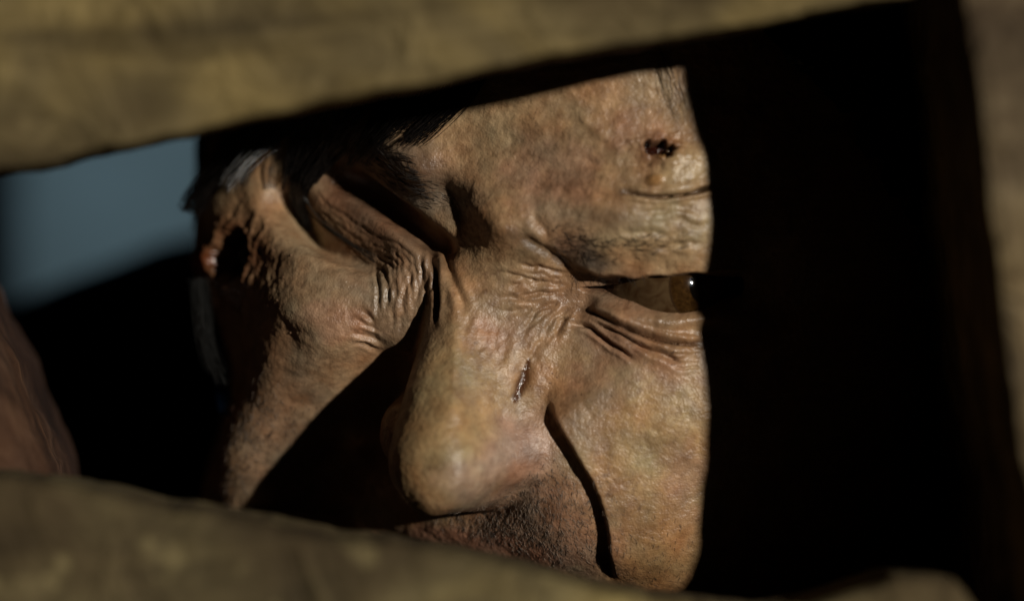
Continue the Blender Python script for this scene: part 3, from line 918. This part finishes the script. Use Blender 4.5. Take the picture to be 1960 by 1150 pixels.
def tufts(name, regions, n, length, rad, mat, flow, label, seed, lift=0.35, jit=0.5):
    """short hairs rooted on the skin; regions: (px, py, rx, ry, rot)"""
    r = np.random.default_rng(seed)
    m = np.zeros(N)
    for (px, py, rx, ry, rot) in regions: m = np.maximum(m, pixmask(px, py, rx, ry, rot, 0.5, 0.3, 3.0))
    m = m*(WN[:, 1] < -0.05)*(1-eye_open)*(m > 0.05)*(1-NOSE)
    area = np.ones(N)
    idx = r.choice(N, size=n, p=m/m.sum())
    base = WP[idx]+r.normal(size=(n, 3))*0.12; nn = WN[idx]
    f = np.array([flow(PX[i], PY[i]) for i in idx]); f = np.c_[f[:, 0], np.zeros(n), -f[:, 1]]+r.normal(size=(n, 3))*jit
    f -= nn*np.einsum('ij,ij->i', f, nn)[:, None]; f /= np.linalg.norm(f, axis=1)[:, None]
    ln = length*r.uniform(0.5, 1.3, n)
    k = 4
    out = np.stack([base-nn*0.1+(f*(ln*tt)[:, None])+nn*(lift*ln*tt*(1-0.4*tt))[:, None] for tt in np.linspace(0, 1, k)], 1)
    return strands(name, out, rad*r.uniform(0.7, 1.2, n), mat, label=label)
NOSE = ((PY < np.interp(PX, [700, 770, 810, 848, 912, 976, 1022, 1050, 1060], [900, 945, 972, 980, 960, 930, 895, 840, 760])) & (PX > 735) & (PX < 1060) & (PY > 600)).astype(float)
lipr = [(1040, 975, 125, 85, 25), (930, 1000, 90, 28, 12)]
tufts('stubble', lipr, 1000, 1.0, 0.045, M['stubble'], lambda x, y: (0.25+(x-1000)*0.001, 1.0), 'dark stubble on the upper lip', 1)
tufts('stubble', lipr, 1300, 1.0, 0.045, M['stubble_glint'], lambda x, y: (0.25+(x-1000)*0.001, 1.0), 'stubble coloured pale as glints on the upper lip', 2)
chk = [(480, 880, 60, 130, 12), (590, 830, 60, 60, -45)]
tufts('stubble', chk, 900, 1.3, 0.05, M['stubble'], lambda x, y: (-0.1, 1.0), 'dark stubble on the cheek', 3)
tufts('stubble', chk, 450, 1.2, 0.05, M['stubble_glint'], lambda x, y: (-0.1, 1.0), 'stubble coloured pale as glints on the cheek', 4)
tufts('stubble', [(1250, 1060, 110, 80, 0)], 260, 0.8, 0.045, M['stubble'], lambda x, y: (0.1, 1.0), 'stubble at the corner of the mouth', 5)
tufts('eyebrow', [(770, 335, 95, 30, 34)], 380, 3.2, 0.06, M['brow'], lambda x, y: (-0.9, -0.35), 'dark eyebrow in the shade', 6, 0.3, 0.25)
tufts('eyebrow', [(1110, 470, 70, 26, 18), (1220, 470, 90, 18, 0)], 200, 3.0, 0.055, M['brow'], lambda x, y: (0.9, -0.25), 'sparse singed eyebrow', 7, 0.3, 0.3)
tufts('lashes', [(1230, 533, 110, 6, 0)], 60, 2.6, 0.05, M['brow'], lambda x, y: (0.3, 1.0), 'lashes under the heavy brow', 8, 0.8, 0.3)

# wet beads along the lower lid and on the raw skin
t = NT('clear_wet'); t.set(Base_Color=(.22, .13, .08, 1), Roughness=0.06, Specular_IOR_Level=0.8); M['bead'] = t.m
def beads(name, spots, parent, label, seed=0):
    r = np.random.default_rng(seed); V = []; F = []
    for (x, y, rad) in spots:
        k = find(x, y); c = WP[k]+WN[k]*rad*0.15; b0 = len(V)
        for a in np.linspace(0.15, 3.0, 6):
            for q in range(8):
                f = 2*math.pi*q/8
                V.append(c+rad*np.array([math.sin(a)*math.cos(f), -math.cos(a)*0.8, math.sin(a)*math.sin(f)]))
        for i in range(5):
            for q in range(8): F.append((b0+i*8+q, b0+i*8+(q+1) % 8, b0+i*8+8+(q+1) % 8, b0+i*8+8+q))
        F.append(tuple(b0+q for q in range(4))); F.append((b0, b0+3, b0+4, b0+7)); F.append(tuple(b0+q for q in range(4, 8)))
    o = child(name, np.array(V), np.array(F), M['bead']); o['kind'] = 'stuff'; o['label'] = label
br = random.Random(9)
lid = [(x+br.uniform(-3, 3), np.interp(x, [1130, 1180, 1250, 1300, 1350], [568, 582, 591, 594, 592])+br.uniform(-5, 4), br.uniform(.13, .30)) for x in range(1250, 1350, 7)]
lid += [(1110+br.uniform(-20, 45), 531+br.uniform(-9, 8), br.uniform(.10, .20)) for _ in range(14)]
lid += [(br.uniform(1275, 1345), br.uniform(655, 700), br.uniform(.10, .18)) for _ in range(16)]
lid += [(br.uniform(395, 560), br.uniform(400, 640), br.uniform(.10, .24)) for _ in range(34)]
lid += [(br.uniform(990, 1130), br.uniform(690, 760), br.uniform(.08, .16)) for _ in range(22)]
lid += [(br.uniform(960, 1340), br.uniform(200, 480), br.uniform(.06, .13)) for _ in range(60)]
lid += [(br.uniform(1180, 1340), br.uniform(1000, 1100), br.uniform(.06, .12)) for _ in range(20)]
beads('moisture', lid, person, 'small wet beads on the skin')

# ------------------------------------------------------------------ coat: hunched shoulders behind the head
xs = np.linspace(-330, 330, 67)
tops = np.interp(xs, [-330, -220, -140, -108, -70, 0, 100, 200, 330], [-110, -38, -6, 2, 14, 30, 20, -25, -120])
prof = []
nk = 40
for x, zt in zip(xs, tops):
    for k in range(nk):
        f = 2*math.pi*k/nk
        cz, cy = (zt-420)/2, 205
        z = cz+(zt+420)/2*np.sign(math.sin(f))*abs(math.sin(f))**0.6
        y = cy+92*np.sign(math.cos(f))*abs(math.cos(f))**0.75
        prof.append((x, y, z))
prof = np.array(prof)
prof += (fbm(prof, 60.0, 3)*5)[:, None]*np.array([0, 0.5, 1.0])
F = [(i*nk+k, i*nk+(k+1) % nk, (i+1)*nk+(k+1) % nk, (i+1)*nk+k) for i in range(len(xs)-1) for k in range(nk)]
co = child('coat', prof, np.array(F), M['coat'])
co['label'] = 'black coat over hunched shoulders'
